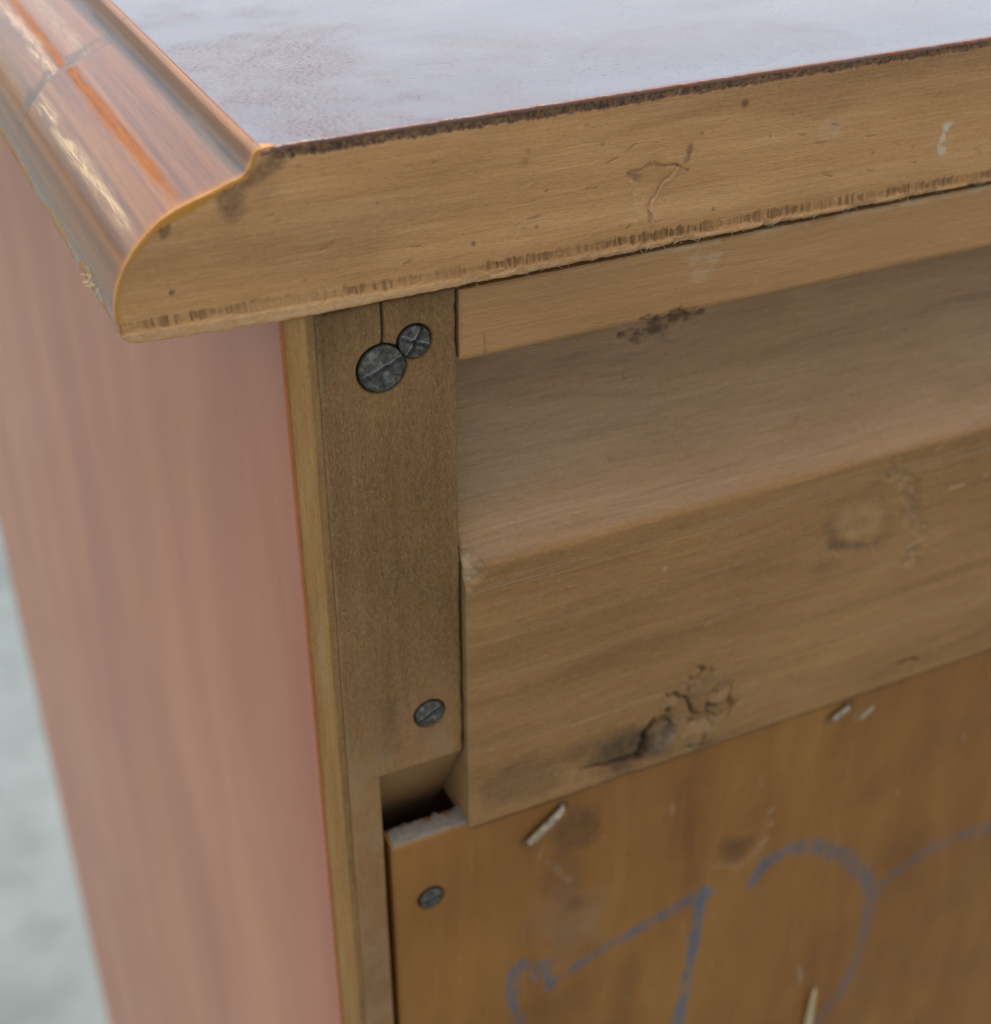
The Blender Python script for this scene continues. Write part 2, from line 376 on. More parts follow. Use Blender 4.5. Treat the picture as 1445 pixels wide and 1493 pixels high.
    for x, z, r, a in [(67.3, -3.9, .55, .8), (34.9, -6.8, .5, .35), (35.4, -5.6, .35, .35), (-11.1, -7.6, .75, .7), (-11.3, -8.4, .45, .6), (-11.2, -15.6, .3, .8),
                       (27.7, -16.5, .25, .7), (36.7, -15.8, .2, .7), (63.8, -18, .25, .7), (46, -6.2, .25, .5), (61, -7, .2, .5), (72, -9, .22, .5), (15, -9, .2, .5), (84, -6, .25, .4), (90, -14, .2, .5)]:
        D = np.maximum(D, a*blob(X, Z, x, z, r*1.6, r*1.6, .3, 1.5))
    D = np.maximum(D, .62*blob(X, Z, -2.9, -5.6, 2.3, 3.7, .3, .5)); D = np.maximum(D, .62*stroke(X, Z, [(-1.4, -3.9), (2.8, -1.9)], 1.1*(.6+.8*n), .7))
    D = np.maximum(D, .22*blob(X, Z, .5, -5.0, 3.2, 3.0, .5, .4))
    L = np.maximum(L, .14*stroke(X, Z, [(2.1, -12.1), (6.8, -12.4), (9.0, -12.3)], .2, .8)); D = np.maximum(D, .25*stroke(X, Z, [(10.4, -11.1), (6.6, -15.3)], .2, .8))
    for x, z in [(102.8, -12.2), (102.6, -13.6), (103.0, -15.5), (102.3, -15.3)]:
        L = np.maximum(L, .95*blob(X, Z, x, z, .85, .85, .9, 1.6))
    L = np.maximum(L, .16*blob(X, Z, 82, -9.5, 3, 2, .5))
    for k in range(46):       # little nicks
        x, z = rng.uniform(-10, 118), rng.uniform(-18.5, -2.5); a = rng.normal(0, .25); l = rng.uniform(.3, 2.2)
        s_ = stroke(X, Z, [(x, z), (x+l*math.cos(a), z+l*math.sin(a))], rng.uniform(.07, .14), .6)
        if k % 3: D = np.maximum(D, .45*s_)
        else: L = np.maximum(L, .18*s_)
        yv = yv+.08*s_
    big = fbm(X*.03+5, Z*.09, 4); D = np.maximum(D, .2*sm(.45, .7, big)+.12*sm(30, 110, X)*sm(-14, -4, Z))
    return yv, D, L, T
Y, D, L, T_ = slab_marks(X, Z)
Y = Y + edge_round(X, Z, -100, 5000, zb[:, None], 50, .35, .3)
top = board('top_board', X, Z, Y, DEP, M['slab'], chest, {'dark': D, 'light': L, 'tint': T_})

# veneer sheet on the top
xs = axis((1.0, 3.0, .25), (3, 130, .5), (130, WID, 20)); 
prof_y = np.array([-.05, -.06, -.03, .05, .2, .45]); prof_z = np.array([-.5, -.3, -.14, -.04, .0, .02])
ys = np.concatenate([prof_y, axis((.9, 90, .6), (90, DEP, 15))])
zs = np.concatenate([prof_z, np.full(len(ys)-len(prof_y), .02)])
X = np.repeat(xs[:, None], len(ys), 1); Yv = np.repeat(ys[None], len(xs), 0).copy(); Z = np.repeat(zs[None], len(xs), 0).copy()
jag = .35*(fbm(xs*.7, xs*0+4)-.5)+.2*(vnoise(xs*3, xs*0)-.5)
Yv += jag[:, None]*(Yv < .8)
Z -= .5*np.clip(1-np.hypot(X-1.0, Yv)/3.0, 0, 1)**2
rim = np.clip(1-Yv/.55, 0, 1)*(.7+.6*(fbm(X*.6, Yv)-.5)); rim = np.maximum(rim, .7*np.clip(1-(X-1)/.5, 0, 1))
D = np.zeros_like(X)
for pts, wd, a in [([(28.8, 45.5), (16.4, 32.3)], .16, .5), ([(79, 5.7), (70.2, 1.8)], .14, .5), ([(30, 22), (34, 21)], .2, .5), ([(52, 17), (55, 18.5)], .25, .6), ([(64, 24), (69, 24)], .3, .5), ([(88, 12), (91, 10.5)], .2, .5)]:
    D = np.maximum(D, a*stroke(X, Yv, pts, wd+.25, .9))
D = np.clip(D, 0, 1)
pits = np.clip((.6*blob(X, Yv, 10, 30, 22, 30, 1.1, .1)+.6*blob(X, Yv, 5, 8, 9, 12, 1.0, .2)+.3*blob(X, Yv, 38, 20, 48, 26, 1.1, .06))*(.2+1.4*fbm(X*.3, Yv*.3)), 0, .85)
V = np.stack([X.ravel(), Yv.ravel(), Z.ravel()], 1)
fast('top_veneer', V, gridq(*X.shape), M['top'], top, {'rim': np.clip(rim, 0, 1), 'dark': D, 'pits': pits})

# moulded left edge: lacquered skin over the profile, orange rim at the cut
P = PROF; seg = np.r_[0, np.cumsum(np.hypot(*np.diff(P, axis=0).T))]
tan = np.gradient(P, axis=0); nrm = np.stack([tan[:, 1], -tan[:, 0]], 1); nrm /= np.linalg.norm(nrm, axis=1)[:, None]
# inward normal must point into the wood
if nrm[len(P)//2] @ (np.array([0, -15.]) - P[len(P)//2]) < 0: nrm = -nrm
ys = np.concatenate([[-.07, -.05, .1, .3], axis((.6, 95, .45), (95, DEP, 12))])
SX, SY = np.meshgrid(seg, ys, indexing='ij')
wid = .2+.6*np.exp(-((P[:, 0]+9)/3.6)**2)+.45*(fbm(seg*.7, seg*0)-.5)+.3*(vnoise(seg*3, seg*0)-.5)
wear = .12*(fbm(SX*.5, SY*.5)-.5)*np.exp(-SY/6)
rnd = np.interp(SY, [-.07, -.05, .1, .3, .8], [.3, .2, .07, .02, 0])
off = rnd+wear*.6
bott = sm(seg[-1]-6, seg[-1]-2, SX)               # chipped lower arris
off += .5*bott*sm(.5, .75, fbm(SX*.35, SY*.4))
JY = 61.0 + .18*(P[:, 0]+8)                       # joint across the moulding
dj = SY-JY[:, None]-.6*(fbm(SX*.5, SX*0+2)-.5)
off += .02*np.exp(-(dj/.3)**2)
Xm = P[:, 0][:, None]+nrm[:, 0][:, None]*off; Zm = P[:, 1][:, None]+nrm[:, 1][:, None]*off
inner = P+nrm*(wid[:, None]+.3)
V = np.stack([Xm.ravel(), SY.ravel(), Zm.ravel()], 1)
n0 = len(V); V = np.vstack([V, np.stack([inner[:, 0], np.full(len(P), -.04), inner[:, 1]], 1), np.stack([Xm[:, 0], SY[:, 0], Zm[:, 0]], 1)])
q = gridq(len(seg), len(ys))
k = np.arange(len(P)-1)
q2 = np.stack([n0+k, n0+len(P)+k, n0+len(P)+k+1, n0+k+1], 1)
xp = P[:, 0][:, None]+0*SY
sLip = np.interp(.6, P[::-1, 0], seg[::-1])
def sx(x): return float(np.interp(x, up[:, 0], seg[:kmin+1][::-1]))
near = SY < JY[:, None]
wv = .5*(fbm(SY*.06, SY*0+2)-.5)
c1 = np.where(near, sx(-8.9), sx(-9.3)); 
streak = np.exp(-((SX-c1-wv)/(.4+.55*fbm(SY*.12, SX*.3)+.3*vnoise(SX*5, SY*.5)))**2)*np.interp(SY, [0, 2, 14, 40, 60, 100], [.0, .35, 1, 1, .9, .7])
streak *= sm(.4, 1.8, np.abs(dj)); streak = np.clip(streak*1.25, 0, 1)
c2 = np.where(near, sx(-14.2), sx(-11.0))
worn_sheen = np.exp(-((SX-c2-wv*2)/(.75+.5*fbm(SY*.1, SX*.2)))**2)*np.interp(SY, [0, 4, 9, 60, 110], [0, .25, 1, .9, .8])
worn_sheen = worn_sheen*sm(.25, .55, fbm(SX*1.2, SY*.12+6)); worn_sheen = np.maximum(worn_sheen, .35*np.exp(-((SX-sx(-6))/1.2)**2)*(~near))
grey = (1-sm(.8, 3.4, np.abs(dj-2.0)+2.2*(fbm(SX*.35, SY*.35)-.5)))*sm(-.1, .2, dj)*sm(2, 5, SX)*(1-sm(sx(-15), sx(-17), SX))
grey = np.maximum(.75*grey*sm(.3, .62, fbm(SX*.45+3, SY*.3)), .9*np.exp(-((SX-sx(-1.1))/1.3)**2)*(.7+.5*(fbm(SX*.6, SY*.2)-.3)))   # grey line along the quirk
dark = np.exp(-(dj/.22)**2)*.75*sm(.25, .5, fbm(SX*.5, SY*0))
dark = np.maximum(dark, .55*np.exp(-((SX-sx(-1.0))/.5)**2)*sm(.25, .7, fbm(SX*.8, SY*.07)))
dark = np.maximum(dark, .6*bott*sm(.45, .7, fbm(SX*.6, SY*.3)))
lipm = np.exp(-((SX-sLip)/.5)**2)
rim = np.maximum(.35*lipm*(.5+.8*fbm(SX, SY*.15)), np.exp(-np.clip(SY, 0, 99)/.5)*.9)
at = {}
for nm, a in (('streak', streak), ('worn_sheen', worn_sheen), ('grey', grey), ('rim', np.clip(rim, 0, 1)), ('dark', dark)):
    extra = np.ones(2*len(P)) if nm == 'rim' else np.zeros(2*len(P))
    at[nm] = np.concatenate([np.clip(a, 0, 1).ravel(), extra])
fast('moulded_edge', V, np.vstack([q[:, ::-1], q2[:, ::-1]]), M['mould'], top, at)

# --- left side panel: board edge towards us, red veneer outside
XS = 1.63
xs = axis((XS+.35, 6.33, .12)); zz = axis((FLOOR+30, -190, 20), (-190, -22.35, .3))
X, Z = np.meshgrid(xs, zz, indexing='ij')
n = fbm(X*.8, Z*.15)
Y = 1.0+.12*(n-.5)+edge_round(X, Z, -50, 16, -9999, -22.3, .2, .2)
bandc = 4.9+.5*(fbm(Z*.02, Z*0+1)-.5)
D = .45*sm(bandc, bandc+.5, X)*(.6+.6*fbm(X*2, Z*.3)); Y = Y+.22*sm(bandc, bandc+.5, X)
D = np.maximum(D, .45*(1-sm(XS+.35, XS+.8, X))*sm(.35, .6, fbm(X*2, Z*.25)))
L = .45*np.exp(-((X-3.6-.5*(fbm(Z*.03, Z*0)-.5))/.8)**2)*sm(.3, .7, fbm(X*.5, Z*.04))
side = board('side_panel', X, Z, Y, DEP-2, M['edge'], chest, {'dark': D, 'light': L})
prof_x = np.array([XS+.36, XS+.2, XS+.08, XS+.01, XS, XS]); prof_y = np.array([.55, .62, .8, 1.1, 1.5, 2.2])
ys = np.concatenate([prof_y, axis((3, 70, .8), (70, DEP, 12))]); xv = np.concatenate([prof_x, np.full(len(ys)-6, XS)])
zz = axis((FLOOR+30, -190, 20), (-190, -22.1, .5))
Yg, Zg = np.meshgrid(ys, zz, indexing='ij'); Xg = np.repeat(xv[:, None], len(zz), 1)
jg = .25*(fbm(Zg*.25, Zg*0)-.5); Yg = Yg+jg*(Yg < 2)
rim = np.clip(1-(Yg-.5)/1.0, 0, 1)**.7
fz_ = Zg+6*(fbm(Yg*.08, Zg*.03)-.5); fy_ = Yg+5*(fbm(Yg*.06, Zg*.025)-.5)
flame = .8*np.exp(-Yg/22)*(.5+fbm(Yg*.2, Zg*.01))+.2*stroke(fy_, Zg, [(27, -22), (24, -40), (18, -56), (10, -80), (7, -110)], 4.5*(.4+fbm(Yg*.1, Zg*.05)), 1.0)
fast('side_veneer', np.stack([Xg.ravel(), Yg.ravel(), Zg.ravel()], 1), gridq(*Xg.shape)[:, ::-1], M['side'], side, {'rim': rim, 'dark': np.clip(flame, 0, 1)})

# --- corner post with its notch
PX0, PX1, NX, NZ = 6.3, 25.55, 11.5, -102.5
SCREWS = [(14.9, -31.9, 3.3, 1.0), (19.6, -29.0, 2.25, 1.0), (20.1, -92.6, 2.35, 1.0)]
xs = np.concatenate([axis((PX0, NX-.03, .16)), [NX+.03], axis((NX+.15, PX1, .16))])
zz = np.concatenate([axis((FLOOR+30, -190, 20), (-190, NZ-.05, .35)), axis((NZ+.05, -22.6, .16))])
X, Z = np.meshgrid(xs, zz, indexing='ij')
Y = 1.0+.10*(fbm(X*.5, Z*.12)-.5)+.05*(fbm(X*3, Z*1)-.5)
Y += edge_round(X, Z, PX0-.25, PX1, -9999, -22.6-.25*(fbm(X*.4, X*0)-.5), .45, .4)
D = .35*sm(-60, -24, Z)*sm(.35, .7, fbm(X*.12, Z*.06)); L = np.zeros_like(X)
L = np.maximum(L, .5*np.exp(-((X-PX0-.2)/.22)**2)*sm(.3, .6, fbm(X, Z*.2)))
cr = stroke(X, Z, [(15.25, -22.0), (15.3, -25.5), (15.1, -29)], .13, .5); Y += 1.2*cr; D = np.maximum(D, cr)
for x, z, r, y in SCREWS:
    d = np.hypot(X-x, Z-z); rec = 1-sm(r+.05, r+.35, d); Y += .9*rec; D = np.maximum(D, .4*(1-sm(r, r+.7, d)))
st = stroke(X, Z, [(13.4, -88), (13.2, -97)], 1.2, .9)*fbm(X*.5, Z*.2); D = np.maximum(D, .35*st)
L = np.maximum(L, .3*sm(-90, -102, Z)*sm(.4, .7, fbm(X*.4, Z*.3)))
hx = (X > NX)*(Z < NZ)
Y = np.where(hx, 1.5+np.clip((NZ-Z)*.55, 0, 16), Y)
D = np.where(hx, .12*fbm(X*.3, Z*.3), D); L = np.where(hx, 0, L)
# worn arris along the notch
dx_, dz_ = NX-X, Z-NZ; ea = np.where((dx_ > 0) & (dz_ > 0), np.hypot(dx_, dz_), np.where(dx_ > 0, dx_, dz_)); Y += np.where((~hx) & (ea > 0), .35*np.clip((.45-ea)/.45, 0, 1)**2, 0)
Wm = np.where(hx, .3, .4*sm(-80, -108, Z)*(.5+fbm(X*.2, Z*.1)))
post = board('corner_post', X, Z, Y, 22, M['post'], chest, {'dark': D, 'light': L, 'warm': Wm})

# --- back rail: flat strip, cove, ridge, flat face; knots and saw lines cut into it
RX0, RZT, RZB = 25.95, -22.9, -118.6
xs = axis((RX0, 30, .18), (30, 142, .25), (142, WID-6, 14)); zz = axis((RZB, -66, .26), (-66, -33.4, .3), (-33.4, RZT, .22))
zz = np.sort(np.concatenate([zz, [-33.32, -33.2, -33.08, -33.0, -32.85]]))
X, Z = np.meshgrid(xs, zz, indexing='ij')
Z = Z.copy()
Zr = Z+.25*(fbm(X*.05, Z*0)-.5)+.12*(fbm(X*.7, Z*0+3)-.5)
tc = np.clip((Zr+66.9)/(66.9-33.1), 0, 1)            # 0 at the ridge, 1 under the strip
cove = -.5+15*np.sin(tc*math.pi/2)**.95
cove = cove-.5*np.exp(-(Zr+66.9)**2/1.2)*0
Y = np.where(Zr > -33.1, .5, cove); Y = np.where(Zr < -66.9, -.5, Y)
Y = Y+.10*(fbm(X*.03, Z*.5)-.5)+.05*(fbm(X*.2, Z*2.5)-.5)
Y += .04*np.exp(-((Zr+66.9)/.3)**2)+.3*np.exp(-((Zr+33.05)/.35)**2)*(Zr > -33.1)
gr_ = np.zeros_like(X)
low = Z < -66.9
er = edge_round(X, Z, RX0, 9999, RZB, RZT, .5, .35); Y += er
D = np.zeros_like(X); L = np.zeros_like(X); T_ = np.zeros_like(X)
fine = fbm(X*2, Z*2)
isc = sm(-66.9, -65.5, Z)*(1-sm(-34, -33.2, Z))
strip = sm(-33.3, -33.0, Z); Wm = .75*strip*(.7+.8*(fbm(X*.04, Z*.15)-.3))
Xw = X+2.2*(fbm(X*.45, Z*.45)-.5)+.9*(fbm(X*1.7, Z*1.7)-.5); Zw = Z+2.2*(fbm(X*.45+40, Z*.45)-.5)+.9*(fbm(X*1.7+40, Z*1.7)-.5)
T_ = .8*isc*(.55+.6*(fbm(X*.03, Z*.2)-.3))                       # cove tinted paler and greyer
L = np.maximum(L, .6*sm(RZT-.9, RZT-.1, Z+.8*(fbm(X*.3, Z*0)-.5))*sm(35, 60, X)*sm(.3, .55, fbm(X*.25, Z*0+7)))
L = np.maximum(L, .35*sm(.3, .05, X-RX0)*1.0)
# bead and saw lines on the lower face
for z0, a, wd in [(-70.9, .8, .17), (-69.6, .35, .15), (-88.0, .55, .14), (-101.9, .8, .17), (-80, .3, .2), (-95.5, .3, .16)]:
    zc = z0-.02*(X-26)*(z0 < -85)+.4*(fbm(X*.02, X*0+z0)-.5)
    m = np.exp(-((Z-zc)/wd)**2)*sm(.25, .6, fbm(X*.08, X*0+z0*3))*low
    L = np.maximum(L, a*m); Y += .12*np.exp(-((Z-zc+.3)/.22)**2)*low*a*2
# chip at the ridge's left end
ch = blob(X, Z, 26.3, -67.3, 2.9, 3.0, .5, .8); Y += 1.1*ch*sm(0, 1, fine+.4); L = np.maximum(L, .6*ch)
# knot under the strip's lower edge
KNOT = [(58.6, -42), (63, -42.2), (69, -41), (72.3, -40.8)]
kn = np.maximum(stroke(Xw, Zw, KNOT, np.interp(X, [57, 64, 73], [.5, 1.7, .4])*(.5+.8*fbm(X*.5, Z*.5)), .6), .8*stroke(Xw, Zw, [(54, -33.2), (62, -32.9)], .8, .6))
frag = sm(.35, .7, vnoise(X*.6+Z*2.6, Z*1.6-X*.7)); D = np.maximum(D, kn*(.3+.45*frag)); Y += .7*kn*frag
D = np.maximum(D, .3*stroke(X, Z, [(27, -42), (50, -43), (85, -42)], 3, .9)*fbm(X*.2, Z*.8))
D = np.maximum(D, .35*stroke(X, Z, [(29.4, -30.1), (29.6, -32.7)], .18, .7))
for x, z in [(62, -25.2), (64.8, -25.6), (62.8, -27.4)]: L = np.maximum(L, .45*blob(X, Z, x, z, 2.0, 1.2, .9, .8))
# swirl knot
d = np.hypot((X-98.5)/9.0, (Z+79.0)/7.2); a_ = np.arctan2(Z+79, X-98.5)
rag = .35*(fbm(X*.25, Z*.25)-.5)
ringm = np.exp(-((d-.75+1.6*rag)/.22)**2)*sm(.3, .6, fbm(X*.22+3, Z*.22)); D = np.maximum(D, .5*ringm*(.3+.9*sm(-.2, 1, -np.sin(a_+.5)))); Y += .35*np.exp(-(d/.8)**2)+.18*ringm
L = np.maximum(L, .3*np.exp(-((d-.35+rag)/.25)**2)*fbm(X*.4, Z*.4))
d2 = stroke(Xw, Zw, [(104.5, -71), (108.5, -75), (109, -80), (112, -84), (111, -90)], 1.7*(.4+fbm(X*.4, Z*.4)), .6); Y += .7*d2*fbm(X*.7, Z*.7); L = np.maximum(L, .3*d2*sm(.4, .6, fine)); D = np.maximum(D, .22*d2*sm(.5, .7, fbm(X*.5, Z*.5)))
D = np.maximum(D, .3*blob(X, Z, 92, -86, 5, 2.2, .5, .25))
# open knot and bark pocket at the lower edge
kd = blob(X, Z, 56.5, -112.5, 11.5, 6.4, .4, .22); D = np.maximum(D, .8*kd); Y += .45*kd
hole = stroke(Xw, Z+.35*(Zw-Z), [(46.5, -113.4), (50.7, -114.4), (55.4, -115.0), (58.2, -115.4)], .1+.035*np.clip(X-46.5, 0, 12), .4); D = np.maximum(D, hole); Y += 1.6*hole
h2 = stroke(Xw, Zw, [(58.0, -115.6), (58.4, -112.8), (58.8, -110.6), (60.2, -108.8)], .75*(.4+fbm(X*.8, Z*.8)), .4); D = np.maximum(D, h2); Y += 2.2*h2
h3 = blob(X, Z, 57.5, -115.2, 2.2, .9, .4, .8); D = np.maximum(D, h3); Y += 1.6*h3
T_ = np.maximum(T_, .8*blob(X, Z, 62.5, -113.5, 3.3, 3.4, .4, .4)); Y -= .5*blob(X, Z, 62.5, -113.5, 2.6, 3.2, .3, .4)
reg = blob(X, Z, 68, -110.0, 9, 11, .5, .2)
r1 = np.abs(fbm(X*.22+3, Z*.16+1, 3)-.5); r2 = np.abs(fbm(X*.5+11, Z*.4+5, 3)-.5)
cr1 = (1-sm(.008, .04, r1))*reg; cr2 = (1-sm(.006, .035, r2))*reg*sm(.35, .6, fbm(X*.3, Z*.3+30))
Y += 1.3*cr1+.7*cr2+reg*1.2*(fbm(X*.3+4, Z*.25)-.45)
D = np.maximum(D, np.maximum(.75*cr1, .5*cr2)); L = np.maximum(L, .3*reg*sm(.5, .65, fbm(X*.5+8, Z*.4)))
D = np.maximum(D, .18*reg)
pit = blob(X, Z, 74, -105.6, 1.5, 1.3, .3, .6); Y += .6*pit; D = np.maximum(D, .3*pit)
D = np.maximum(D, .38*blob(X, Z, 35, -112, 10, 5.5, .6, .2)); D = np.maximum(D, .3*blob(X, Z, 47, -110, 6, 3, .6, .25))
dz = stroke(X, Z, [(112.7, -114.0), (115.5, -113.8), (117.2, -114.6)], .3, .5); D = np.maximum(D, .6*dz); Y += .4*dz
L = np.maximum(L, .7*stroke(X, Z, [(116.8, -77.1), (119.8, -77.1)], .25, .5)); L = np.maximum(L, .7*blob(X, Z, 60.1, -76.5, .5, .7, .3))
for k in range(60):
    x, z = rng.uniform(30, 135), rng.uniform(-117, -25); l = rng.uniform(.2, 1.2); a = rng.normal(0, .7)
    s_ = stroke(X, Z, [(x, z), (x+l*math.cos(a), z+l*math.sin(a))], rng.uniform(.09, .16), .6)
    if k % 2: L = np.maximum(L, .5*s_)
    else: D = np.maximum(D, .4*s_)
bend = np.zeros_like(X)
for kx, kz, rx, rz, st_ in [(98.5, -79, 13, 8, .85), (61, -112, 16, 9, .8), (65, -42, 10, 4, .6)]:
    bend -= (Z-kz)*st_*np.exp(-((X-kx)/rx)**2-((Z-kz)/rz)**2)
bend += 3.0*(fbm(X*.018, Z*.012+4)-.5)
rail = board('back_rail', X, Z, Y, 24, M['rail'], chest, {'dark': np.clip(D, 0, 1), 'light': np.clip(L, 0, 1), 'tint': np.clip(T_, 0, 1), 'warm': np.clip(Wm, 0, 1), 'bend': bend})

# --- plywood back panel with crayon lines
BX0, BZT = 12.55, -118.0
xs = axis((BX0, 172, .36), (172, WID-20, 14)); zz = axis((FLOOR+60, -260, 25), (-260, BZT, .38))
X, Z = np.meshgrid(xs, zz, indexing='ij')
Y = .5+.12*(fbm(X*.25, Z*.02)-.5)+.25*(fbm(X*.03, Z*.03)-.5)*sm(0, 25, X-BX0)
Y += edge_round(X, Z, BX0, 9999, -9999, BZT, .6, .5)
D = .8*sm(-119.75, -119.35, Z+.25*(fbm(X*.3, Z*0)-.5))*sm(26.2, 27.5, X); L = np.zeros_like(X); T_ = np.zeros_like(X)  # contact shadow with dirt under the rail, painted as a dark line
wx = .8*(fbm(X*.3, Z*.3)-.5); broken = sm(.25, .6, fbm(X*.8, Z*.3, 3))
for pts, wd, a in [([(35.2, -176), (34.5, -163.4), (34.9, -158.6), (36.6, -157.9), (38.4, -159.8), (39.3, -163.1)], .62, .75), ([(36, -172), (36.6, -178)], .55, .6),
                   ([(41.1, -160.3), (42.4, -167.1)], .62, .8), ([(46.3, -165.2), (52, -162.6), (60.8, -160.8), (67.5, -159.3), (74.7, -156.8)], .75, .75),
                   ([(43.5, -166), (46.3, -165.2)], .5, .4), ([(74.6, -157), (74.4, -163), (73.9, -172.2), (73.3, -184.1), (72.2, -194.7), (71.5, -206)], .75, .85),
                   ([(73.2, -158.8), (75.6, -158.2)], 1.0, .7), ([(86.7, -160.3), (88.9, -156)], .8, .75),
                   ([(88.9, -156), (94.3, -154.6), (101.1, -156.6), (108.7, -162.9), (115.6, -171.4), (119, -179.1)], 1.0, .6),
                   ([(119, -179.1), (118.8, -187.4), (118.4, -195.8), (116.2, -204.7), (111.9, -212.6), (106, -222)], 1.0, .42),
                   ([(118.8, -178), (124.5, -174.1), (133, -171.2), (142.2, -171.2), (152, -172.5)], .95, .42)]:
    T_ = np.maximum(T_, min(1, a)*stroke(X+wx, Z, pts, wd*1.65*(.7+.6*fbm(X*.15, Z*.15)), .75)*(.3+.7*broken))
for x, z, rx, rz, a in [(47.5, -129, 5.5, 7.5, .5), (46, -140, 7.5, 10, .3), (46.5, -146, 3, 3.5, .4), (82, -148.5, 5, 5.0, .55), (84, -142, 4.5, 5, .2), (47, -158, 8, 7, .18), (66, -128, 6, 4, .12), (130, -140, 14, 9, .12)]:
    D = np.maximum(D, a*blob(X, Z, x, z, rx, rz, .6, .18))
G = .5*blob(X, Z, 47, -150, 10, 10, .6, .12)
L = np.maximum(L, .25*stroke(X, Z, [(41.6, -134), (45, -139.5), (46.8, -142)], .7, .8)*sm(.4, .6, fbm(X*.6, Z*.6)))
L = np.maximum(L, .08*blob(X, Z, 47, -156, 9, 7, .8, .2))
L = np.maximum(L, .35*stroke(X+2*(fbm(X*.3, Z*.3)-.5), Z, [(88.8, -142), (88.6, -147.5), (87.4, -149.5)], .9, .8)*sm(.4, .6, fbm(X*.7, Z*.7)))
L = np.maximum(L, .13*stroke(X+3*(fbm(X*.3, Z*.3)-.5), Z+3*(fbm(X*.3, Z*.3+9)-.5), [(77, -151), (82, -153.5), (88, -150)], .8, .9))
L = np.maximum(L, .95*stroke(X, Z, [(107.3, -125.6), (109.2, -124.1)], .5, .6)); L = np.maximum(L, .5*stroke(X, Z, [(102.0, -193), (103.2, -198)], .4, .9))
for k in range(120):
    x, z = rng.uniform(14, 150), rng.uniform(-235, -121); l = rng.uniform(.3, 3.5)
    s_ = stroke(X, Z, [(x, z), (x+rng.normal(0, .15)*l, z-l)], rng.uniform(.12, .25), .7)
    if k % 3: D = np.maximum(D, .35*s_)
    else: L = np.maximum(L, .22*s_)
for (a, b) in [((134.7, -140), (134.9, -142.5)), ((66.2, -131), (66.3, -133)), ((139, -124), (139.3, -128))]: L = np.maximum(L, .7*stroke(X, Z, [a, b], .3, .8)*.5)
x, z, r = 19.1, -132.5, 2.1
d = np.hypot(X-x, Z-z); Y += .7*(1-sm(r+.05, r+.5, d)); D = np.maximum(D, .5*(1-sm(r, r+.9, d)))
# gouges of the nails
for pts in ([(36.8, -127.1), (43.6, -121.6)], [(99.4, -123.2), (103.4, -121.2)]):
    m = stroke(X, Z, pts, 1.0, .5); Y += .35*m; D = np.maximum(D, .35*stroke(X, Z, pts, 1.3, .6))
sw = fbm(X*.035+.6*fbm(X*.05, Z*.05), Z*.02+.8*fbm(X*.04+5, Z*.03), 4)
D = np.maximum(D, .22*sm(.5, .68, sw)); Wm = .3*np.clip((.47-sw)*6, 0, 1)
bend = np.zeros_like(X)
for kx, kz, rx, rz, st_ in [(46.5, -138, 9, 18, .85), (83, -148, 7, 11, .8), (128, -190, 16, 30, .6)]:
    bend -= (X-kx)*st_*np.exp(-((X-kx)/rx)**2-((Z-kz)/rz)**2)
bend += 8.0*(fbm(X*.01, Z*.012+4)-.5)
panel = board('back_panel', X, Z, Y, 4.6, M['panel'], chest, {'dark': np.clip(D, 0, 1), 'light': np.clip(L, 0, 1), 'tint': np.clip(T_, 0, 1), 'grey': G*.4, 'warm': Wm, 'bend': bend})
# torn pale fibres on the panel's open top edge
xs = axis((BX0+.1, 27.5, .18)); ys = axis((.55, 6.4, .18))
X, Y2 = np.meshgrid(xs, ys, indexing='ij')
back = 4.4+2.0*(fbm(xs*.7, xs*0+2)-.5)+.8*(vnoise(xs*2.5, xs*0)-.5)
Yt = .55+(Y2-.55)/5.85*(back[:, None]-.55)
Zt = BZT+.12+.55*(fbm(X*.5, Yt*.8)-.35)+.35*(fbm(X*2, Yt*3)-.5)+.12*(Yt-.55)*fbm(X*.4, X*0)
ed = np.minimum(np.minimum(X-BX0-.1, 99), np.minimum(Yt-.55, back[:, None]-Yt)); Zt -= .9*np.clip(1-ed/.35, 0, 1)
fast('torn_edge', np.stack([X.ravel(), Yt.ravel(), Zt.ravel()], 1), gridq(*X.shape), M['torn'], panel, {'light': .4*fbm(X, Yt)})

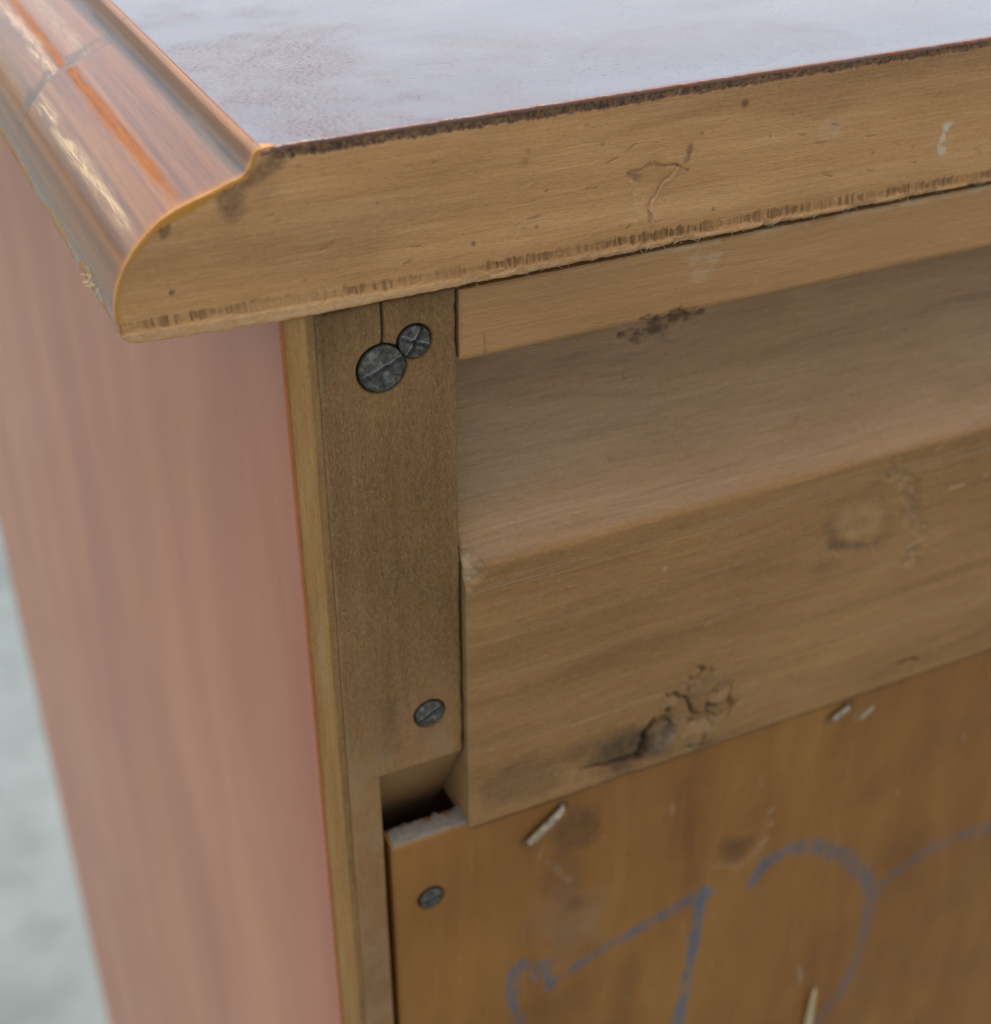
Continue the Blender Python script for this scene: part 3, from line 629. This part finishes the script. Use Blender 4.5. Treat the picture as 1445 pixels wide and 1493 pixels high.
# --- screws: flat heads with slots
def screw(x, y, z, r, slots, tilt=0.0):
    slots = [(q[0], q[1], q[2]*1.6 if q[2] > .1 else q[2], q[3]) for q in slots]
    nr, na = 30, 96
    rr = np.concatenate([np.linspace(0.001, r*.93, nr-6), r*np.array([.95, .97, .985, 1.0, 1.0, 1.0])]); aa = np.linspace(0, 2*math.pi, na, endpoint=False)
    RR, AA = np.meshgrid(rr, aa, indexing='ij')
    out = 1+.035*(fbm(np.cos(AA)*1.5+x, np.sin(AA)*1.5+z)-.5)*2
    px, pz = RR*out*np.cos(AA), RR*out*np.sin(AA)
    rim_ = np.array([0]*(nr-6)+[.02, .05, .1, .2, .6, 1.4])[:, None]+0*AA
    h = rim_+.12*(RR/r)**2+.3*(fbm(px*1.3+x, pz*1.3+z)-.5)
    D = .6*sm(.93, 1.0, RR/r); L = np.zeros_like(h)
    for ang, wd, dp, a in slots:
        ca, sa = math.cos(R(ang)), math.sin(R(ang)); q = -px*sa+pz*ca; along = px*ca+pz*sa
        m = (1-sm(wd*.8, wd*1.15, np.abs(q)))*(RR < r*.97)
        if dp < .08: h = h+dp*m; L = np.maximum(L, .25*m*sm(.35, .6, fbm(px*1.5, pz*1.5))); continue
        if a is not None: m = m*sm(a[0], a[0]+.2, along/r)*(1-sm(a[1]-.2, a[1], along/r))
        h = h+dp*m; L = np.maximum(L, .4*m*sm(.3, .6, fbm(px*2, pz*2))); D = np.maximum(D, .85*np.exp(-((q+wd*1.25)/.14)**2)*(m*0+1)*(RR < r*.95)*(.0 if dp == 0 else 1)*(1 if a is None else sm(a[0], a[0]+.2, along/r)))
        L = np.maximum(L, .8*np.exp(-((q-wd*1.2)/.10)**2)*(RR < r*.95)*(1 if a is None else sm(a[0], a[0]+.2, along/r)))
    V = np.stack([x+px.ravel(), (y+h+tilt*px).ravel(), z+pz.ravel()], 1)
    i, j = np.meshgrid(np.arange(nr-1), np.arange(na), indexing='ij'); j2 = (j+1) % na
    Q = np.stack([(i*na+j).ravel(), ((i+1)*na+j).ravel(), ((i+1)*na+j2).ravel(), (i*na+j2).ravel()], 1)
    return fast('screw', V, Q, M['steel'], chest, {'dark': np.clip(D, 0, 1).ravel(), 'light': np.clip(L, 0, 1).ravel()})
s1 = screw(14.9, .72, -31.9, 3.3, [(20, .26, .3, None), (-58, .55, .05, None)], .02)
s1['label'] = 'largest dark slotted screw head'
s2 = screw(19.6, .7, -29.0, 2.25, [(-26, .22, .3, None), (62, .22, .3, None)])
s2['label'] = 'screw head with a cross slot'
screw(20.1, .75, -92.6, 2.35, [(28, .2, .3, None), (-50, .3, .06, None)])
screw(19.1, .3, -132.5, 2.1, [(5, .22, .3, None)])

# --- bent nails and splinters
def rod(name, pts, radii, mat, parent, ns=14, flat=1.0):
    P = np.array(pts, float); n = len(P); tg = np.gradient(P, axis=0); V = []
    for k in range(n):
        t_ = tg[k]/np.linalg.norm(tg[k]); u = np.cross(t_, [0, 1, 0]); u /= np.linalg.norm(u); w_ = np.cross(t_, u)
        for a in np.linspace(0, 2*math.pi, ns, endpoint=False):
            V.append(P[k]+radii[k]*(math.cos(a)*u+math.sin(a)*w_*flat)*(1+.12*(rng.random()-.5)))
    F = [(k*ns+j, k*ns+(j+1) % ns, (k+1)*ns+(j+1) % ns, (k+1)*ns+j) for k in range(n-1) for j in range(ns)]
    F += [tuple(range(ns))[::-1], tuple((n-1)*ns+j for j in range(ns))]
    return link(name, [tuple(q) for q in V], F, mat, parent)
rod('bent_nail', [(36.9, .0, -127.0), (37.2, -.1, -126.8), (39, -.25, -125.3), (41.5, -.3, -123.3), (43.2, -.15, -121.9), (43.7, .9, -121.5)], [.45, .68, .72, .72, .7, .6], M['nail'], panel)
rod('bent_nail', [(99.6, .3, -123.0), (100, .1, -122.8), (101.4, 0, -122.0), (102.8, .1, -121.4), (103.2, .9, -121.2)], [.4, .55, .6, .55, .5], M['nail'], panel)
rod('wood_splinter', [(106.0, -1.2, -199.5), (106.2, -.8, -203), (106.5, -.3, -210), (107.2, .1, -219), (107.6, .6, -226)], [.12, .7, 1.0, 1.15, .9], M['splint'], panel, flat=.6)

# frayed fibres along the moulding's chipped arris and the board's lower lip
V = []; F = []
def hair(p, d, l, wd):
    d = np.array(d, float); d /= np.linalg.norm(d); p = np.array(p, float)
    u = np.cross(d, [0.3, .5, .8]); u /= np.linalg.norm(u); w_ = np.cross(d, u); b = len(V)
    mid = p+d*l*.55+u*l*.12*rng.normal(); tip = p+d*l+u*l*.3*rng.normal()
    for q, r_ in ((p, wd), (mid, wd*.7), (tip, wd*.15)):
        for a in (0, 2.09, 4.19): V.append(tuple(q+r_*(math.cos(a)*u+math.sin(a)*w_)))
    for k in (0, 3):
        for j in range(3): F.append((b+k+j, b+k+(j+1) % 3, b+k+3+(j+1) % 3, b+k+3+j))
for k in range(26):
    y = 11.5+rng.normal(0, 1.3); hair((-18.05+rng.normal(0, .1), y, -17.5+rng.normal(0, .7)), (-.8+rng.normal(0, .4), rng.normal(0, .9), rng.normal(.1, .5)), rng.uniform(.5, 1.5), .07)
for k in range(40):
    y = rng.uniform(0, 40); hair((-17.6, y, -20.2+rng.normal(0, .4)), (-.6, rng.normal(0, 1), -.5), rng.uniform(.3, .9), .045)
fr = link('frayed_fibres', V, F, M['splint'], top); fr['kind'] = 'stuff'
V = []; F = []
for k in range(90):
    x = rng.uniform(26, 118); hair((x, -.05, -21.7+rng.normal(0, .15)), (rng.normal(0, 1.2), -.25, -.35), rng.uniform(.4, 1.4), .045)
for k in range(8):
    x = rng.uniform(6, 14); hair((x, .0, -.1), (rng.normal(0, .8), -.3, .7), rng.uniform(.6, 1.6), .03)
fr = link('frayed_fibres', V, F, M['splint'], top); fr['kind'] = 'stuff'

# --- the rest of the closed carcass, out of view
box('side_panel', WID-6, WID-.5, 1, DEP-2, FLOOR+30, -22.3, M['side'], chest, .4)
box('front_panel', 6.4, WID-6.2, DEP-22, DEP-3, FLOOR+30, -22.3, M['side'], chest, .4)
box('plinth', 6, WID-6, 8, DEP-14, FLOOR, FLOOR+29.5, M['inside'], chest, .4)

# parts keep their modelled place under the Empty that stands on the ground
from mathutils import Matrix
for o in chest.children:
    o.matrix_parent_inverse = Matrix.Translation((0, 0, -FLOOR*S))
